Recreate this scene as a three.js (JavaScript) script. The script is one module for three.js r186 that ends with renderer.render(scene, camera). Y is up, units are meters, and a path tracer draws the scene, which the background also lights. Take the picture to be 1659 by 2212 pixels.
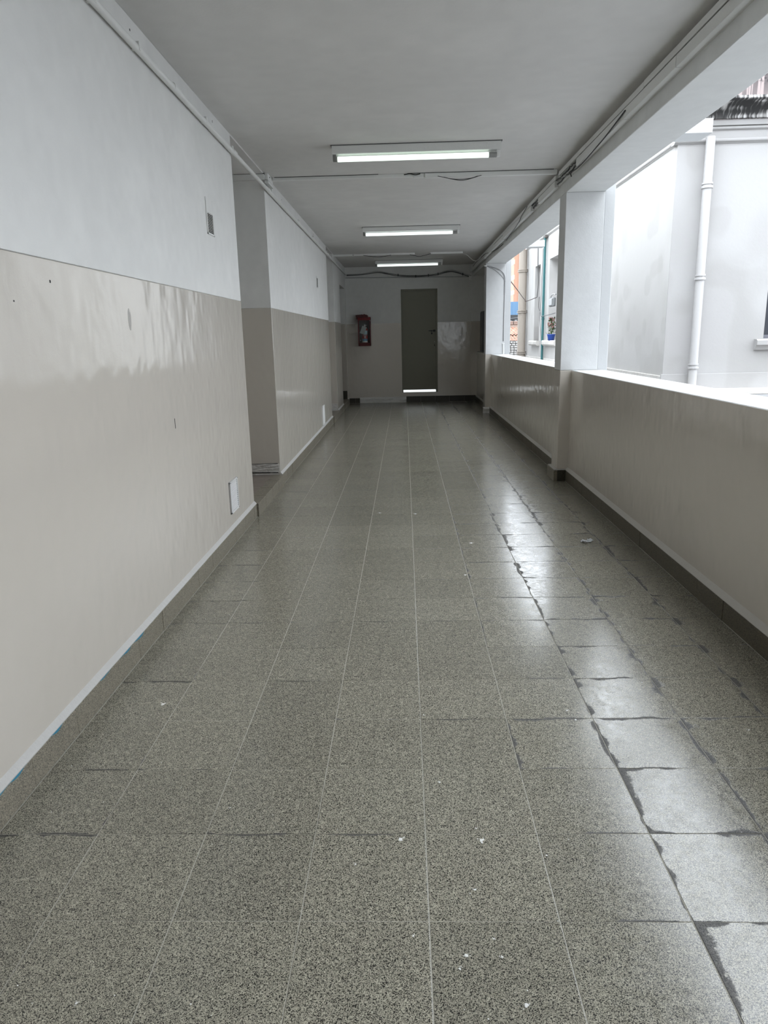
import * as THREE from 'three';
import { RoundedBoxGeometry } from 'three/addons/geometries/RoundedBoxGeometry.js';
import { mergeGeometries } from 'three/addons/utils/BufferGeometryUtils.js';
import { RectAreaLightUniformsLib } from 'three/addons/lights/RectAreaLightUniformsLib.js';

// ---------------------------------------------------------------- camera, sky, exposure
const scene = new THREE.Scene();
const camera = new THREE.PerspectiveCamera(71.037, 1659 / 2212, 0.05, 300);
camera.position.set(0, 1.31, 0);
camera.rotation.set(-0.2387447, 0.03257647, -0.02297269, 'YXZ');
const renderer = new THREE.WebGLRenderer({ antialias: true });
renderer.toneMapping = THREE.LinearToneMapping;
renderer.toneMappingExposure = 2.06;
renderer.shadowMap.enabled = true;
RectAreaLightUniformsLib.init();
const SKY = 4.8, LAMP = 0.22, GLOW = 0.62;
{ // bright overcast sky, a little brighter overhead than at the horizon
  const w = 64, h = 32, d = new Float32Array(w * h * 4);
  for (let y = 0; y < h; y++) for (let x = 0; x < w; x++) {
    const e = Math.max(0, Math.sin(((y + 0.5) / h - 0.5) * Math.PI)), L = SKY * (0.62 + 0.38 * e), o = (y * w + x) * 4;
    d[o] = L * 0.91; d[o + 1] = L * 0.98; d[o + 2] = L * 1.06; d[o + 3] = 1;
  }
  const t = new THREE.DataTexture(d, w, h, THREE.RGBAFormat, THREE.FloatType);
  t.mapping = THREE.EquirectangularReflectionMapping; t.magFilter = t.minFilter = THREE.LinearFilter; t.needsUpdate = true;
  scene.background = t; scene.environment = t;
}

// ---------------------------------------------------------------- helpers
let seed = 7;
const rnd = () => { seed = (seed + 0x6d2b79f5) | 0; let t = Math.imul(seed ^ (seed >>> 15), 1 | seed); t = (t + Math.imul(t ^ (t >>> 7), 61 | t)) ^ t; return ((t ^ (t >>> 14)) >>> 0) / 4294967296; };
const rr = (a, b) => a + (b - a) * rnd();
const clamp = (x, a = 0, b = 1) => Math.min(b, Math.max(a, x));
const sstep = (a, b, x) => { const t = clamp((x - a) / (b - a)); return t * t * (3 - 2 * t); };
function noise(nx, ny, sd) { // tileable value noise over the unit square, nx by ny cells
  const g = new Float32Array(nx * ny); let s = (sd * 2654435761) | 0;
  for (let i = 0; i < g.length; i++) { s = (s + 0x6d2b79f5) | 0; let t = Math.imul(s ^ (s >>> 15), 1 | s); t = (t + Math.imul(t ^ (t >>> 7), 61 | t)) ^ t; g[i] = ((t ^ (t >>> 14)) >>> 0) / 4294967296; }
  return (u, v) => {
    let x = u * nx, y = v * ny; const x0 = Math.floor(x), y0 = Math.floor(y); x -= x0; y -= y0;
    x = x * x * (3 - 2 * x); y = y * y * (3 - 2 * y);
    const a = ((x0 % nx) + nx) % nx, b = (a + 1) % nx, c = (((y0 % ny) + ny) % ny) * nx, e = ((((y0 + 1) % ny) + ny) % ny) * nx;
    return (g[c + a] * (1 - x) + g[c + b] * x) * (1 - y) + (g[e + a] * (1 - x) + g[e + b] * x) * y;
  };
}
function tex(w, h, f, srgb) { // f(u, v) gives [r, g, b] in 0..1 (sRGB when srgb)
  const d = new Uint8Array(w * h * 4);
  for (let y = 0, o = 0; y < h; y++) for (let x = 0; x < w; x++, o += 4) {
    const c = f((x + 0.5) / w, (y + 0.5) / h);
    d[o] = clamp(c[0]) * 255; d[o + 1] = clamp(c[1]) * 255; d[o + 2] = clamp(c[2]) * 255; d[o + 3] = 255;
  }
  const t = new THREE.DataTexture(d, w, h); t.wrapS = t.wrapT = THREE.RepeatWrapping; t.magFilter = THREE.LinearFilter; t.minFilter = THREE.LinearMipmapLinearFilter; t.generateMipmaps = true;
  if (srgb) t.colorSpace = THREE.SRGBColorSpace; t.needsUpdate = true; return t;
}
const rep = (t, mx, my = mx) => { const c = t.clone(); c.repeat.set(1 / mx, 1 / my); c.needsUpdate = true; return c; }; // mx, my: metres one copy covers
const lin = (r, g, b) => new THREE.Color().setRGB(r, g, b);
const M = (c, roughness, more = {}) => new THREE.MeshStandardMaterial({ color: Array.isArray(c) ? lin(...c) : c, roughness, ...more });
const used = new Map();
const numbered = (n) => { const k = used.get(n) ?? 0; used.set(n, k + 1); return k ? n + '_' + String(k).padStart(3, '0') : n; };
function uvBox(g) { // uv in metres from the position, by the way each face looks
  const p = g.attributes.position, n = g.attributes.normal, uv = new Float32Array(p.count * 2);
  for (let i = 0; i < p.count; i++) {
    const ax = Math.abs(n.getX(i)), ay = Math.abs(n.getY(i)), az = Math.abs(n.getZ(i));
    const [u, v] = ax >= ay && ax >= az ? [p.getZ(i), p.getY(i)] : ay >= az ? [p.getX(i), p.getZ(i)] : [p.getX(i), p.getY(i)];
    uv[i * 2] = u; uv[i * 2 + 1] = v;
  }
  g.setAttribute('uv', new THREE.BufferAttribute(uv, 2)); return g;
}
function box(x0, x1, y0, y1, z0, z1, r = 0) { // an axis-aligned block, edges eased by r
  const w = x1 - x0, h = y1 - y0, d = z1 - z0;
  let g = r ? new RoundedBoxGeometry(w, h, d, 2, Math.min(r, w / 2.01, h / 2.01, d / 2.01)) : new THREE.BoxGeometry(w, h, d);
  if (g.index) g = g.toNonIndexed();
  g.translate((x0 + x1) / 2, (y0 + y1) / 2, (z0 + z1) / 2); return uvBox(g);
}
const V = (a) => new THREE.Vector3(...a);
function tube(pts, r, sides = 8, per = 6) {
  const c = new THREE.CatmullRomCurve3(pts.map(V), false, 'centripetal');
  return new THREE.TubeGeometry(c, Math.max(2, (pts.length - 1) * per), r, sides, false).toNonIndexed();
}
function rod(a, b, r, sides = 12, r2 = r) {
  const A = V(a), B = V(b), g = new THREE.CylinderGeometry(r2, r, A.distanceTo(B), sides).toNonIndexed();
  g.applyQuaternion(new THREE.Quaternion().setFromUnitVectors(new THREE.Vector3(0, 1, 0), B.clone().sub(A).normalize()));
  g.translate((a[0] + b[0]) / 2, (a[1] + b[1]) / 2, (a[2] + b[2]) / 2); return g;
}
function prism(profile, axis, a, b) { // closed 2-D profile swept along an axis; profile in (y,z) for x, (x,y) for z
  const s = new THREE.Shape(profile.map(([u, v]) => new THREE.Vector2(u, v)));
  let g = new THREE.ExtrudeGeometry(s, { depth: b - a, bevelEnabled: false });
  if (axis === 'z') g.translate(0, 0, a);
  else { // u -> z, v -> y, depth -> x
    const m = new THREE.Matrix4().set(0, 0, 1, a, 0, 1, 0, 0, 1, 0, 0, 0, 0, 0, 0, 1);
    g.applyMatrix4(m); const p = g.attributes.position, q = p.array; // the mapping mirrors: turn the triangles round
    for (let i = 0; i < q.length; i += 9) for (let k = 0; k < 3; k++) { const t = q[i + 3 + k]; q[i + 3 + k] = q[i + 6 + k]; q[i + 6 + k] = t; }
    g.deleteAttribute('normal'); g.computeVertexNormals();
  }
  return uvBox(g);
}
function clean(g) { const n = g.index ? g.toNonIndexed() : g; for (const k of Object.keys(n.attributes)) if (!['position', 'normal', 'uv'].includes(k)) n.deleteAttribute(k); return n; }
function obj(name, geos, mat, parent = scene) {
  const g = Array.isArray(geos) ? (geos.length > 1 ? mergeGeometries(geos.map(clean)) : geos[0]) : geos;
  const m = new THREE.Mesh(g, mat); m.name = numbered(name); m.castShadow = m.receiveShadow = true; parent.add(m); return m;
}
function grp(name, parent = scene) { const g = new THREE.Group(); g.name = numbered(name); parent.add(g); return g; }
function struct(name) { const g = grp(name); g.userData.kind = 'structure'; return g; }
function tag(o, label, category, group) { o.userData.label = label; o.userData.category = category; if (group) o.userData.group = group; return o; }
function thing(name, label, category, [x, y, z] = [0, 0, 0], group) { const g = grp(name); g.position.set(x, y, z); return tag(g, label, category, group); }

// ---------------------------------------------------------------- computed surfaces
const nA = noise(16, 16, 1), nB = noise(48, 48, 2), nC = noise(160, 160, 3), nD = noise(400, 400, 4), nE = noise(6, 6, 5);
// brushed enamel: vertical brush streaks, a rolled skin, trowel lumps, a few hairline scars
const sA = noise(150, 6, 11), sB = noise(60, 3, 12), sC = noise(300, 260, 13), sD = noise(12, 10, 14), sE = noise(30, 24, 15), sF = noise(5, 4, 16);
const enamelBump = tex(1024, 1024, (u, v) => {
  const w = (sB(v * 0.3 + 0.1, u * 2) - 0.5) * 0.02;
  let h = 0.3 * sF(u, v) + 0.2 * sD(u, v) + 0.13 * sE(u, v) + 0.03 * sB(u + w, v) + 0.0065 * sA(u + w, v) + 0.022 * nB(u + 0.2, v) + 0.008 * sC(u, v);
  const scar = Math.abs(sE(u * 1 + 0.37, v) - 0.5); if (scar < 0.012 && sD(u + 0.5, v) > 0.6) h -= 0.008;
  return [h, h, h];
});
const plasterBump = tex(1024, 1024, (u, v) => { const h = 0.5 * nA(u, v) + 0.22 * nB(u, v) + 0.14 * nC(u, v) + 0.1 * nD(u, v); return [h, h, h]; });
const paintTone = tex(512, 512, (u, v) => { const h = 0.955 + 0.05 * nE(u, v) * nA(u + 0.3, v) + 0.02 * (nB(u, v) - 0.5); return [h, h, h]; }, true);
// terrazzo: an atlas of sixteen tiles; tiles from the fifth on have grime trodden into some edges
const N = 2048, tA = noise(820, 820, 21), tB = noise(1024, 1024, 22), tC = noise(90, 90, 23), tD = noise(24, 24, 24), tE = noise(300, 300, 25), tF = noise(330, 330, 26);
//               left right near far : width of grime in metres
const GRIME = [[0, 0, 0, 0], [0, 0, 0, 0], [0, 0, 0, 0], [0, 0, 0, 0], [0, 0, 0, 0.006], [0, 0, 0.006, 0], [0.006, 0, 0, 0.008], [0, 0.008, 0.006, 0],
  [0.018, 0, 0.01, 0.012], [0.024, 0.014, 0.012, 0.006], [0.012, 0.022, 0.008, 0.014], [0.016, 0.018, 0.014, 0.012], [0.02, 0.006, 0.016, 0.01], [0.01, 0.012, 0.012, 0.016], [0.022, 0.02, 0.01, 0.014], [0.014, 0.01, 0.018, 0.01]];
function grime(u, v) {
  const i = Math.floor(v * 4) * 4 + Math.floor(u * 4), x = (u * 4) % 1, y = (v * 4) % 1, q = GRIME[i], d = [x * 0.3, (1 - x) * 0.3, (1 - y) * 0.3, y * 0.3];
  let s = 0; const grain = tC(u, v) * 0.5 + tF(u, v) * 0.5, along = tD(u, v);
  for (let k = 0; k < 4; k++) if (q[k]) s = Math.max(s, sstep(0.18, -0.25, d[k] / (q[k] * (0.12 + 3.2 * Math.max(0, along - 0.4))) - 0.75 + (grain - 0.5) * 0.9));
  return s;
}
const terrazzo = tex(N, N, (u, v) => {
  const g = 0.62 * tA(u, v) + 0.38 * tB(u, v), dark = sstep(0.455, 0.3, g), pale = sstep(0.66, 0.76, tE(u, v)) * 0.35, cloud = 0.95 + 0.1 * tC(u, v);
  let L = (0.53 + 0.34 * (tB(u, v) - 0.5) + 0.1 * pale) * cloud; L = L + (0.12 - L) * dark;
  const s = grime(u, v); L *= 1 - 0.42 * s;
  return [L * 1.04, L * 1.01, L * (0.91 + 0.05 * s)];
}, true);
const terrazzoRough = tex(1024, 1024, (u, v) => { const r = 0.13 + 0.1 * tC(u, v) + 0.05 * tD(u, v) + 0.34 * grime(u, v); return [1, r, 0]; });
const wSt = noise(220, 4, 31), wSu = noise(70, 5, 32), wSv = noise(14, 10, 33);
const stained = tex(1024, 256, (u, v) => { // rain-blackened mouldings: dark film with pale runs
  const s = clamp(0.55 * wSt(u + 0.01 * wSv(u * 3, v), v * 0.6) + 0.45 * wSu(u, v) + 0.75 * wSv(u, v) - 0.82), L = 0.24 + 1.5 * s + 0.2 * sstep(0.75, 1, 1 - v) * wSt(u, 0); return [L, L * 0.985, L * 0.97];
}, true);
const pinkWash = tex(1024, 512, (u, v) => {
  const s = clamp(sstep(0.46, 0.62, 0.5 * wSt(u, v * 0.5) + 0.5 * wSu(u, v)) * (0.3 + 0.6 * wSv(u, v)) + 0.35 * sstep(0.66, 0.74, nC(u, v)) * sstep(0.5, 0.6, wSv(u, v)));
  return [0.86 - 0.55 * s, 0.79 - 0.5 * s, 0.775 - 0.48 * s];
}, true);
const outsideWash = tex(1024, 1024, (u, v) => { const s = 0.03 * sstep(0.5, 0.8, wSv(u, v) * 0.6 + nE(u, v) * 0.5) + 0.03 * sstep(0.6, 0.8, nA(u, v)); return [1 - s, 1 - s * 1.05, 1 - s * 1.15]; }, true);
const rustTone = tex(512, 256, (u, v) => { const a = wSu(u, v), b = wSv(u, v); return [0.62 + 0.26 * a, 0.42 + 0.34 * a * b + 0.05, 0.36 + 0.32 * a * b]; }, true);
const towerBrick = tex(512, 512, (u, v) => { // far brickwork: its courses run together at this distance
  const row = Math.floor(v * 32), x = (u * 14 + (row % 2) * 0.5) % 1, y = (v * 32) % 1, j = x < 0.06 || y < 0.16 ? 1 : 0, t = 0.88 + 0.24 * nB(Math.floor(u * 14 + (row % 2) * 0.5) / 14, row / 32);
  return j ? [0.78, 0.58, 0.48] : [0.76 * t, 0.46 * t, 0.33 * t];
}, true);

// ---------------------------------------------------------------- materials
const upper = M([0.78, 0.775, 0.755], 0.62, { map: rep(paintTone, 2.3), bumpMap: rep(plasterBump, 1.3), bumpScale: 0.0012 });
const ceilMat = M([0.73, 0.715, 0.695], 0.8, { map: rep(paintTone, 2.9), bumpMap: rep(plasterBump, 1.7), bumpScale: 0.001 });
const dado = new THREE.MeshPhysicalMaterial({ color: lin(0.56, 0.515, 0.453), roughness: 0.12, ior: 2.1, clearcoat: 0.5, clearcoatRoughness: 0.6, bumpMap: rep(enamelBump, 1.28, 1.28), bumpScale: 0.0085 });
const white = M([0.76, 0.76, 0.74], 0.5), whiteRough = M([0.72, 0.71, 0.68], 0.75, { bumpMap: rep(plasterBump, 0.35), bumpScale: 0.004 });
const grout = M([0.4, 0.38, 0.32], 0.85, { map: rep(paintTone, 0.4) });
const tileMats = [1, 0.94, 1.05, 0.98].map((k) => new THREE.MeshStandardMaterial({ color: lin(k, k, k * 0.99), map: terrazzo, roughness: 1, roughnessMap: terrazzoRough }));
const skirtMat = new THREE.MeshStandardMaterial({ color: lin(0.9, 0.855, 0.83), map: terrazzo, roughness: 0.4 });
const shadedSkirt = new THREE.MeshStandardMaterial({ color: lin(0.42, 0.39, 0.35), map: terrazzo, roughness: 0.4 });  // same terrazzo as the left skirting, colour darkened for the shade on the right
const darkSkirt = new THREE.MeshStandardMaterial({ color: lin(0.2, 0.19, 0.17), map: terrazzo, roughness: 0.35 });
const brownFloor = M([0.2, 0.165, 0.14], 0.35, { map: rep(paintTone, 0.5), bumpMap: rep(plasterBump, 0.8), bumpScale: 0.002 });
const black = M([0.012, 0.012, 0.013], 0.5), cableGrey = M([0.42, 0.42, 0.41], 0.5), metal = M([0.5, 0.5, 0.5], 0.35, { metalness: 0.9 });
const stone = M([0.55, 0.53, 0.5], 0.9, { bumpMap: rep(plasterBump, 0.3), bumpScale: 0.006 });

// ---------------------------------------------------------------- the room
const XL = -1.16, XR = 1.475, XB = 1.375, XO = 1.7, H = 2.675, DADO = 1.583, BACK = 6.2, FAR = -14.95, SILL = 0.99;
// floor: terrazzo tiles of 30 cm bedded in pale grout
const floor = struct('floor');
obj('grout_bed', box(-1.16, 1.475, -0.06, -0.0009, FAR, BACK), grout, floor);
const PITCH = 0.3, X0 = 0.038, Z0 = -1.085, GX = 0.0028, GZ = 0.002;
function tileGeo(w, d, variant, cut = 0) { // eased top edge; uv in the variant's cell of the atlas
  const b = 0.001, lip = 0.0003, t = 0.012, X = w / 2, Z = d / 2, P = [], U = [];
  const cu = (variant % 4) / 4, cv = Math.floor(variant / 4) / 4, put = (x, y, z) => { P.push(x, y, z); U.push(cu + (0.003 + 0.994 * clamp((x + X + cut) / 0.2985)) / 4, cv + (0.003 + 0.994 * clamp((z + Z) / 0.299)) / 4); };
  const ring = (k) => (k === 0 ? [[-X + b, -Z + b], [X - b, -Z + b], [X - b, Z - b], [-X + b, Z - b]] : [[-X, -Z], [X, -Z], [X, Z], [-X, Z]]), ys = [0, -lip, -t];
  const top = ring(0); for (const i of [0, 2, 1, 0, 3, 2]) put(top[i][0], 0, top[i][1]);
  for (let k = 0; k < 2; k++) { const A = ring(k), B = ring(1); for (let i = 0; i < 4; i++) { const j = (i + 1) % 4; for (const [q, r] of [[A, i], [A, j], [B, j], [A, i], [B, j], [B, i]]) put(q[r][0], q === A && k === 0 ? ys[0] : q === A ? ys[1] : ys[k + 1], q[r][1]); } }
  const g = new THREE.BufferGeometry(); g.setAttribute('position', new THREE.Float32BufferAttribute(P, 3)); g.setAttribute('uv', new THREE.Float32BufferAttribute(U, 2)); g.computeVertexNormals(); return g;
}
const tileCache = new Map();
function tileFor(col, variant) {
  const key = (col === -4 ? 0 : col === 4 ? 2 : 1) * 16 + variant;
  if (!tileCache.has(key)) {
    const x0 = col === -4 ? -1.1398 : X0 + (col === 4 ? 1.2 : 0) + GX / 2, x1 = col === -4 ? X0 - 0.9 - GX / 2 : col === 4 ? 1.4472 : X0 + 0.3 - GX / 2;
    tileCache.set(key, tileGeo(x1 - x0, PITCH - GZ, variant, col === -4 ? 0.02 : 0));
  }
  return tileCache.get(key);
}
const tileX = (c) => (c === -4 ? (-1.1398 + X0 - 0.9 - GX / 2) / 2 : c === 4 ? (X0 + 1.2 + GX / 2 + 1.4472) / 2 : X0 + c * PITCH + 0.15);
const rest = [];
for (let row = -24; row < 46; row++) {
  const zc = Z0 - row * PITCH - 0.15;
  if (zc > BACK - 0.15 || zc < FAR + 0.05) continue;
  for (let c = -4; c <= 4; c++) {
    const v = c >= 2 ? 8 + Math.floor(rr(0, 8)) : c === 1 ? (rnd() < 0.5 ? 6 + Math.floor(rr(0, 2)) : rnd() < 0.5 ? 10 : 7) : c === -4 ? (rnd() < 0.5 ? 6 : 7) : Math.floor(rr(0, 6)), g = tileFor(c, v);
    const tx = rr(-1, 1) * 0.0016, tz = rr(-1, 1) * 0.0016, y = 0.0002 * rr(-1, 1);
    if (row >= 0 && row < 33) { const m = obj('floor_tile', g, tileMats[Math.floor(rr(0, 4))], floor); m.position.set(tileX(c), y, zc); m.rotation.set(tx, 0, tz); }
    else { const k = clean(g.clone()); k.rotateX(tx); k.translate(tileX(c), y, zc); rest.push(k); }
  }
}
obj('far_floor_tiles', rest, tileMats[0], floor).userData.kind = 'stuff';
// specks of white paint dropped on the tiles: the larger ones one by one, the dust of small ones together
const speckMat = M([0.74, 0.73, 0.7], 0.6);
function blob(r, n = 9, th = 0.0009) {
  const P = []; const pts = []; for (let i = 0; i < n; i++) { const a = (i / n) * Math.PI * 2, q = r * rr(0.5, 1.15); pts.push([Math.cos(a) * q, Math.sin(a) * q]); }
  for (let i = 0; i < n; i++) { const [a, b] = [pts[i], pts[(i + 1) % n]]; P.push(0, th, 0, b[0] * 0.75, th * 0.8, b[1] * 0.75, a[0] * 0.75, th * 0.8, a[1] * 0.75); P.push(a[0] * 0.75, th * 0.8, a[1] * 0.75, b[0] * 0.75, th * 0.8, b[1] * 0.75, b[0], 0, b[1], a[0] * 0.75, th * 0.8, a[1] * 0.75, b[0], 0, b[1], a[0], 0, a[1]); }
  const g = new THREE.BufferGeometry(); g.setAttribute('position', new THREE.Float32BufferAttribute(P, 3)); g.computeVertexNormals(); g.setAttribute('uv', new THREE.Float32BufferAttribute(new Float32Array(P.length / 3 * 2), 2)); return g;
}
for (const [x, z, r] of [[0.115, -1.291, 0.0052], [0.098, -1.257, 0.004], [0.179, -1.336, 0.0032], [0.192, -1.287, 0.004], [0.225, -1.172, 0.006], [-0.03, -1.663, 0.0075], [0.186, -1.659, 0.008], [0.176, -1.706, 0.003],
  [0.348, -1.601, 0.0035], [0.151, -1.482, 0.0045], [0.049, -2.313, 0.003], [0.577, -2.275, 0.005], [0.324, -3.852, 0.007], [-0.918, -2.405, 0.009], [0, -1.343, 0.003], [0.413, -4.492, 0.012], [-0.208, -5.352, 0.009],
  [0.065, -5.305, 0.01], [0.087, -1.916, 0.004], [1.139, -2.202, 0.004], [0.562, -2.339, 0.0045], [-0.691, -1.17, 0.004], [-0.145, -1.569, 0.003], [-0.523, -1.797, 0.0028]]) {
  const parts = [blob(r)]; for (let i = 0; i < 4; i++) { const g = blob(r * rr(0.2, 0.45), 6); g.translate(r * rr(-1.5, 1.5), 0, r * rr(-1.5, 1.5)); parts.push(g); }
  obj('paint_splash', parts, speckMat, floor).position.set(x, 0.0004, z);
}
{ const p = []; for (let i = 0; i < 240; i++) { const z = -1.1 - Math.pow(rnd(), 1.6) * 8, g = blob(rr(0.0009, 0.0024), 5, 0.0006); g.translate(rr(-1.1, 1.4), 0.0004, z); p.push(g); } obj('paint_specks', p, speckMat, floor).userData.kind = 'stuff'; }

// ceiling slab, the slightly lower soffits of the two side halls, and the beam ends that reach out over the yard
const ceiling = struct('ceiling');
obj('slab', box(-2.4, 1.75, H, 2.99, -15.15, BACK + 0.2), ceilMat, ceiling);
obj('side_hall_soffit', box(-2.2, XL, H - 0.012, H, -6.5, -5.3), ceilMat, ceiling);
obj('side_hall_soffit', box(-2.2, XL, H - 0.012, H, -12.45, -11.43), ceilMat, ceiling);
const outer = M([0.53, 0.537, 0.54], 0.7, { bumpMap: rep(plasterBump, 1.1), bumpScale: 0.0012 });
obj('outrigger_beam', box(1.75, 2.545, 2.875, 2.985, -6.76, -6.5, 0.004), outer, ceiling);
obj('outrigger_beam', box(1.75, 2.575, 2.845, 2.955, -14.1, -13.85, 0.004), outer, ceiling);

// left wall: three lengths of it with two side halls between and a doorway near the end
const wl = struct('wall_left');
const E = 0.004;
function stretch(z0, z1, x0 = -2.2) { obj('lower_wall', box(x0, XL, 0, DADO, z0, z1, E), dado, wl); obj('upper_wall', box(x0, XL, DADO, H, z0, z1, E), upper, wl); }
stretch(-5.3, BACK); stretch(-11.43, -6.5); stretch(-13.62, -12.45); stretch(-14.95, -14.75);
obj('lintel', box(-2.2, XL, 2.262, H, -14.75, -13.62, E), upper, wl);
obj('rear_wall', [box(-2.4, -2.2, DADO, H, FAR, BACK)], upper, wl); obj('rear_wall', [box(-2.4, -2.2, 0, DADO, FAR, BACK)], dado, wl);
// side-hall floors, a step up, with a terrazzo nosing
for (const [a, b] of [[-6.5, -5.3], [-12.45, -11.43], [-14.75, -13.62]]) {
  obj('side_hall_floor', box(-2.2, -1.235, -0.02, 0.098, a, b), brownFloor, wl);
  const n = Math.round((b - a) / 0.3); for (let i = 0; i < n; i++) { const g = box(-1.234, -1.128, -0.005, 0.1, a + ((b - a) * i) / n + 0.001, a + ((b - a) * (i + 1)) / n - 0.001, 0.003); obj('step_nosing', g, skirtMat, wl); }
}
function rough(x0, x1, y0, y1, z0, z1) { // broken render where a skirting tile has come off
  const g = new THREE.BoxGeometry(x1 - x0, y1 - y0, z1 - z0, 14, 6, 6).toNonIndexed(), p = g.attributes.position, a = noise(9, 9, 77), b = noise(23, 23, 78);
  g.translate((x0 + x1) / 2, (y0 + y1) / 2, (z0 + z1) / 2);
  for (let i = 0; i < p.count; i++) { const x = p.getX(i), y = p.getY(i), z = p.getZ(i), k = (a(x * 2.1 + z, y * 3) - 0.5) * 0.02 + (b(x * 2.3 + z, y * 4) - 0.5) * 0.012; p.setXYZ(i, x + k * 0.3, y + k * 0.4, z + k); }
  g.computeVertexNormals(); return uvBox(g);
}
obj('broken_skirting', rough(-2.2, -1.168, 0.125, 0.2, -6.5, -6.488), stone, wl); obj('broken_skirting', rough(-2.2, -1.17, 0.098, 0.118, -6.5, -6.494), stone, wl);
for (const [y0, y1] of [[0.199, 0.205], [0.117, 0.127]]) obj('crack', rough(-2.2, -1.18, y0, y1, -6.5, -6.4905), black, wl);
obj('broken_skirting', rough(-2.2, -1.168, 0.1, 0.215, -12.45, -12.43), stone, wl);
obj('side_hall_skirting', box(-2.2, -1.17, 0.098, 0.27, -14.75, -14.735), darkSkirt, wl);
// paint scars and old screw holes
for (const [y, z, w, h] of [[1.513, -2.439, 0.007, 0.009], [1.44, -2.194, 0.005, 0.005], [0.912, -3.587, 0.006, 0.05], [2.62, -3.46, 0.008, 0.008], [2.625, -4.83, 0.006, 0.014], [2.62, -7.4, 0.006, 0.008], [2.61, -8.6, 0.006, 0.006], [2.635, -9.9, 0.008, 0.008]])
  obj('screw_hole', box(XL - 0.004, XL + 0.0012, y - h / 2, y + h / 2, z - w / 2, z + w / 2), black, wl);
obj('filler_patch', (() => { const g = new THREE.SphereGeometry(1, 16, 8); g.scale(0.002, 0.045, 0.017); g.translate(XL, 1.408, -3.113); return uvBox(g.toNonIndexed()); })(), M([0.42, 0.4, 0.37], 0.6), wl);

// far wall with its door opening
const wf = struct('wall_far'), DX0 = -0.052, DX1 = 0.677, DY0 = 0.2, DY1 = 2.232;
for (const [x0, x1, y0, y1, m] of [[-2.4, DX0, 0, DADO, dado], [-2.4, DX0, DADO, H, upper], [DX1, 1.75, 0, DADO, dado], [DX1, 1.75, DADO, H, upper], [DX0, DX1, DY1, H, upper], [DX0, DX1, 0, DY0, dado]]) obj(m === dado ? 'lower_wall' : 'upper_wall', box(x0, x1, y0, y1, FAR - 0.2, FAR), m, wf);
obj('pier_lower', box(1.345, 1.7, 0, DADO, FAR, FAR + 0.014, 0.003), dado, wf); obj('pier_upper', box(1.345, 1.7, DADO, H, FAR, FAR + 0.014, 0.003), upper, wf);

// wall behind the camera
const wb = struct('wall_back'); obj('lower_wall', box(-2.4, 1.75, 0, DADO, BACK, BACK + 0.2), dado, wb); obj('upper_wall', box(-2.4, 1.75, DADO, H, BACK, BACK + 0.2), upper, wb);

// right side: beam, columns, parapets, and the bricked-up last bay
const wr = struct('wall_right');
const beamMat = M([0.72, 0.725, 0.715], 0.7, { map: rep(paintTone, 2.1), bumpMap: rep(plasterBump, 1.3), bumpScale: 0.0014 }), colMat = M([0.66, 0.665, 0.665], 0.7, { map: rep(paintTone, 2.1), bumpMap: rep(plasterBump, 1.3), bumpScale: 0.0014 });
obj('beam', box(XB, XO, 2.455, H, FAR, BACK, 0.006), beamMat, wr);
const cols = [-6.5, -12.5, -0.5, 5.5];
cols.forEach((z) => {
  const c = grp('column', wr);
  obj('upper_shaft', box(XB, XO, SILL, 2.455, z - 0.25, z, 0.005), colMat, c);
  obj('lower_shaft', box(XB, XO, 0, SILL, z - 0.25, z, 0.005), dado, c);
  obj('outer_pilaster', box(XO, 1.787, SILL - 0.6, 2.99, z - 0.25, z - 0.004, 0.005), outer, c);
});
for (const [a, b] of [[-0.75, -6.5], [-6.75, -12.5], [-12.75, FAR], [5.5, -0.5], [6.2, 5.75]].map(([p, q]) => [Math.min(p, q), Math.max(p, q)])) {
  const p = grp('parapet', wr);
  obj('inner_face', box(XR, 1.5, 0, SILL - 0.004, a, b), dado, p);
  obj('coping', box(1.478, 1.748, 0, SILL, a, b, 0.006), outer, p);
}
obj('bricked_bay', box(1.6, 1.7, SILL, 2.455, FAR, -12.75), upper, wr);

// skirtings: 30 cm pieces of terrazzo, and the skim of plaster that ends on top of them
function skirtPiece(x0, x1, y1, z0, z1, parent, mat = skirtMat) { const m = obj('skirting_tile', box(x0, x1, 0, y1, z0, z1, 0.0016), mat, parent); return m; }
const bl = struct('baseboard_left'), br = struct('baseboard_right'), bf = struct('baseboard_far');
const fillet = M([0.47, 0.458, 0.435], 0.55, { bumpMap: rep(plasterBump, 0.3), bumpScale: 0.003 });
for (const [a, b] of [[-5.3, BACK], [-11.43, -6.5], [-13.62, -12.45], [-14.95, -14.75]]) {
  for (let z = b; z > a + 0.02; z -= 0.3) skirtPiece(XL, -1.143 + rr(-0.0012, 0.0012), 0.1 + rr(-0.001, 0.001), Math.max(a, z - 0.299), z, bl);
  obj('plaster_fillet', prism([[XL - 0.002, 0.13], [XL - 0.002, 0.098], [-1.142, 0.0995], [-1.1422, 0.1035], [XL, 0.121]], 'z', a, b), fillet, bl);
}
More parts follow.
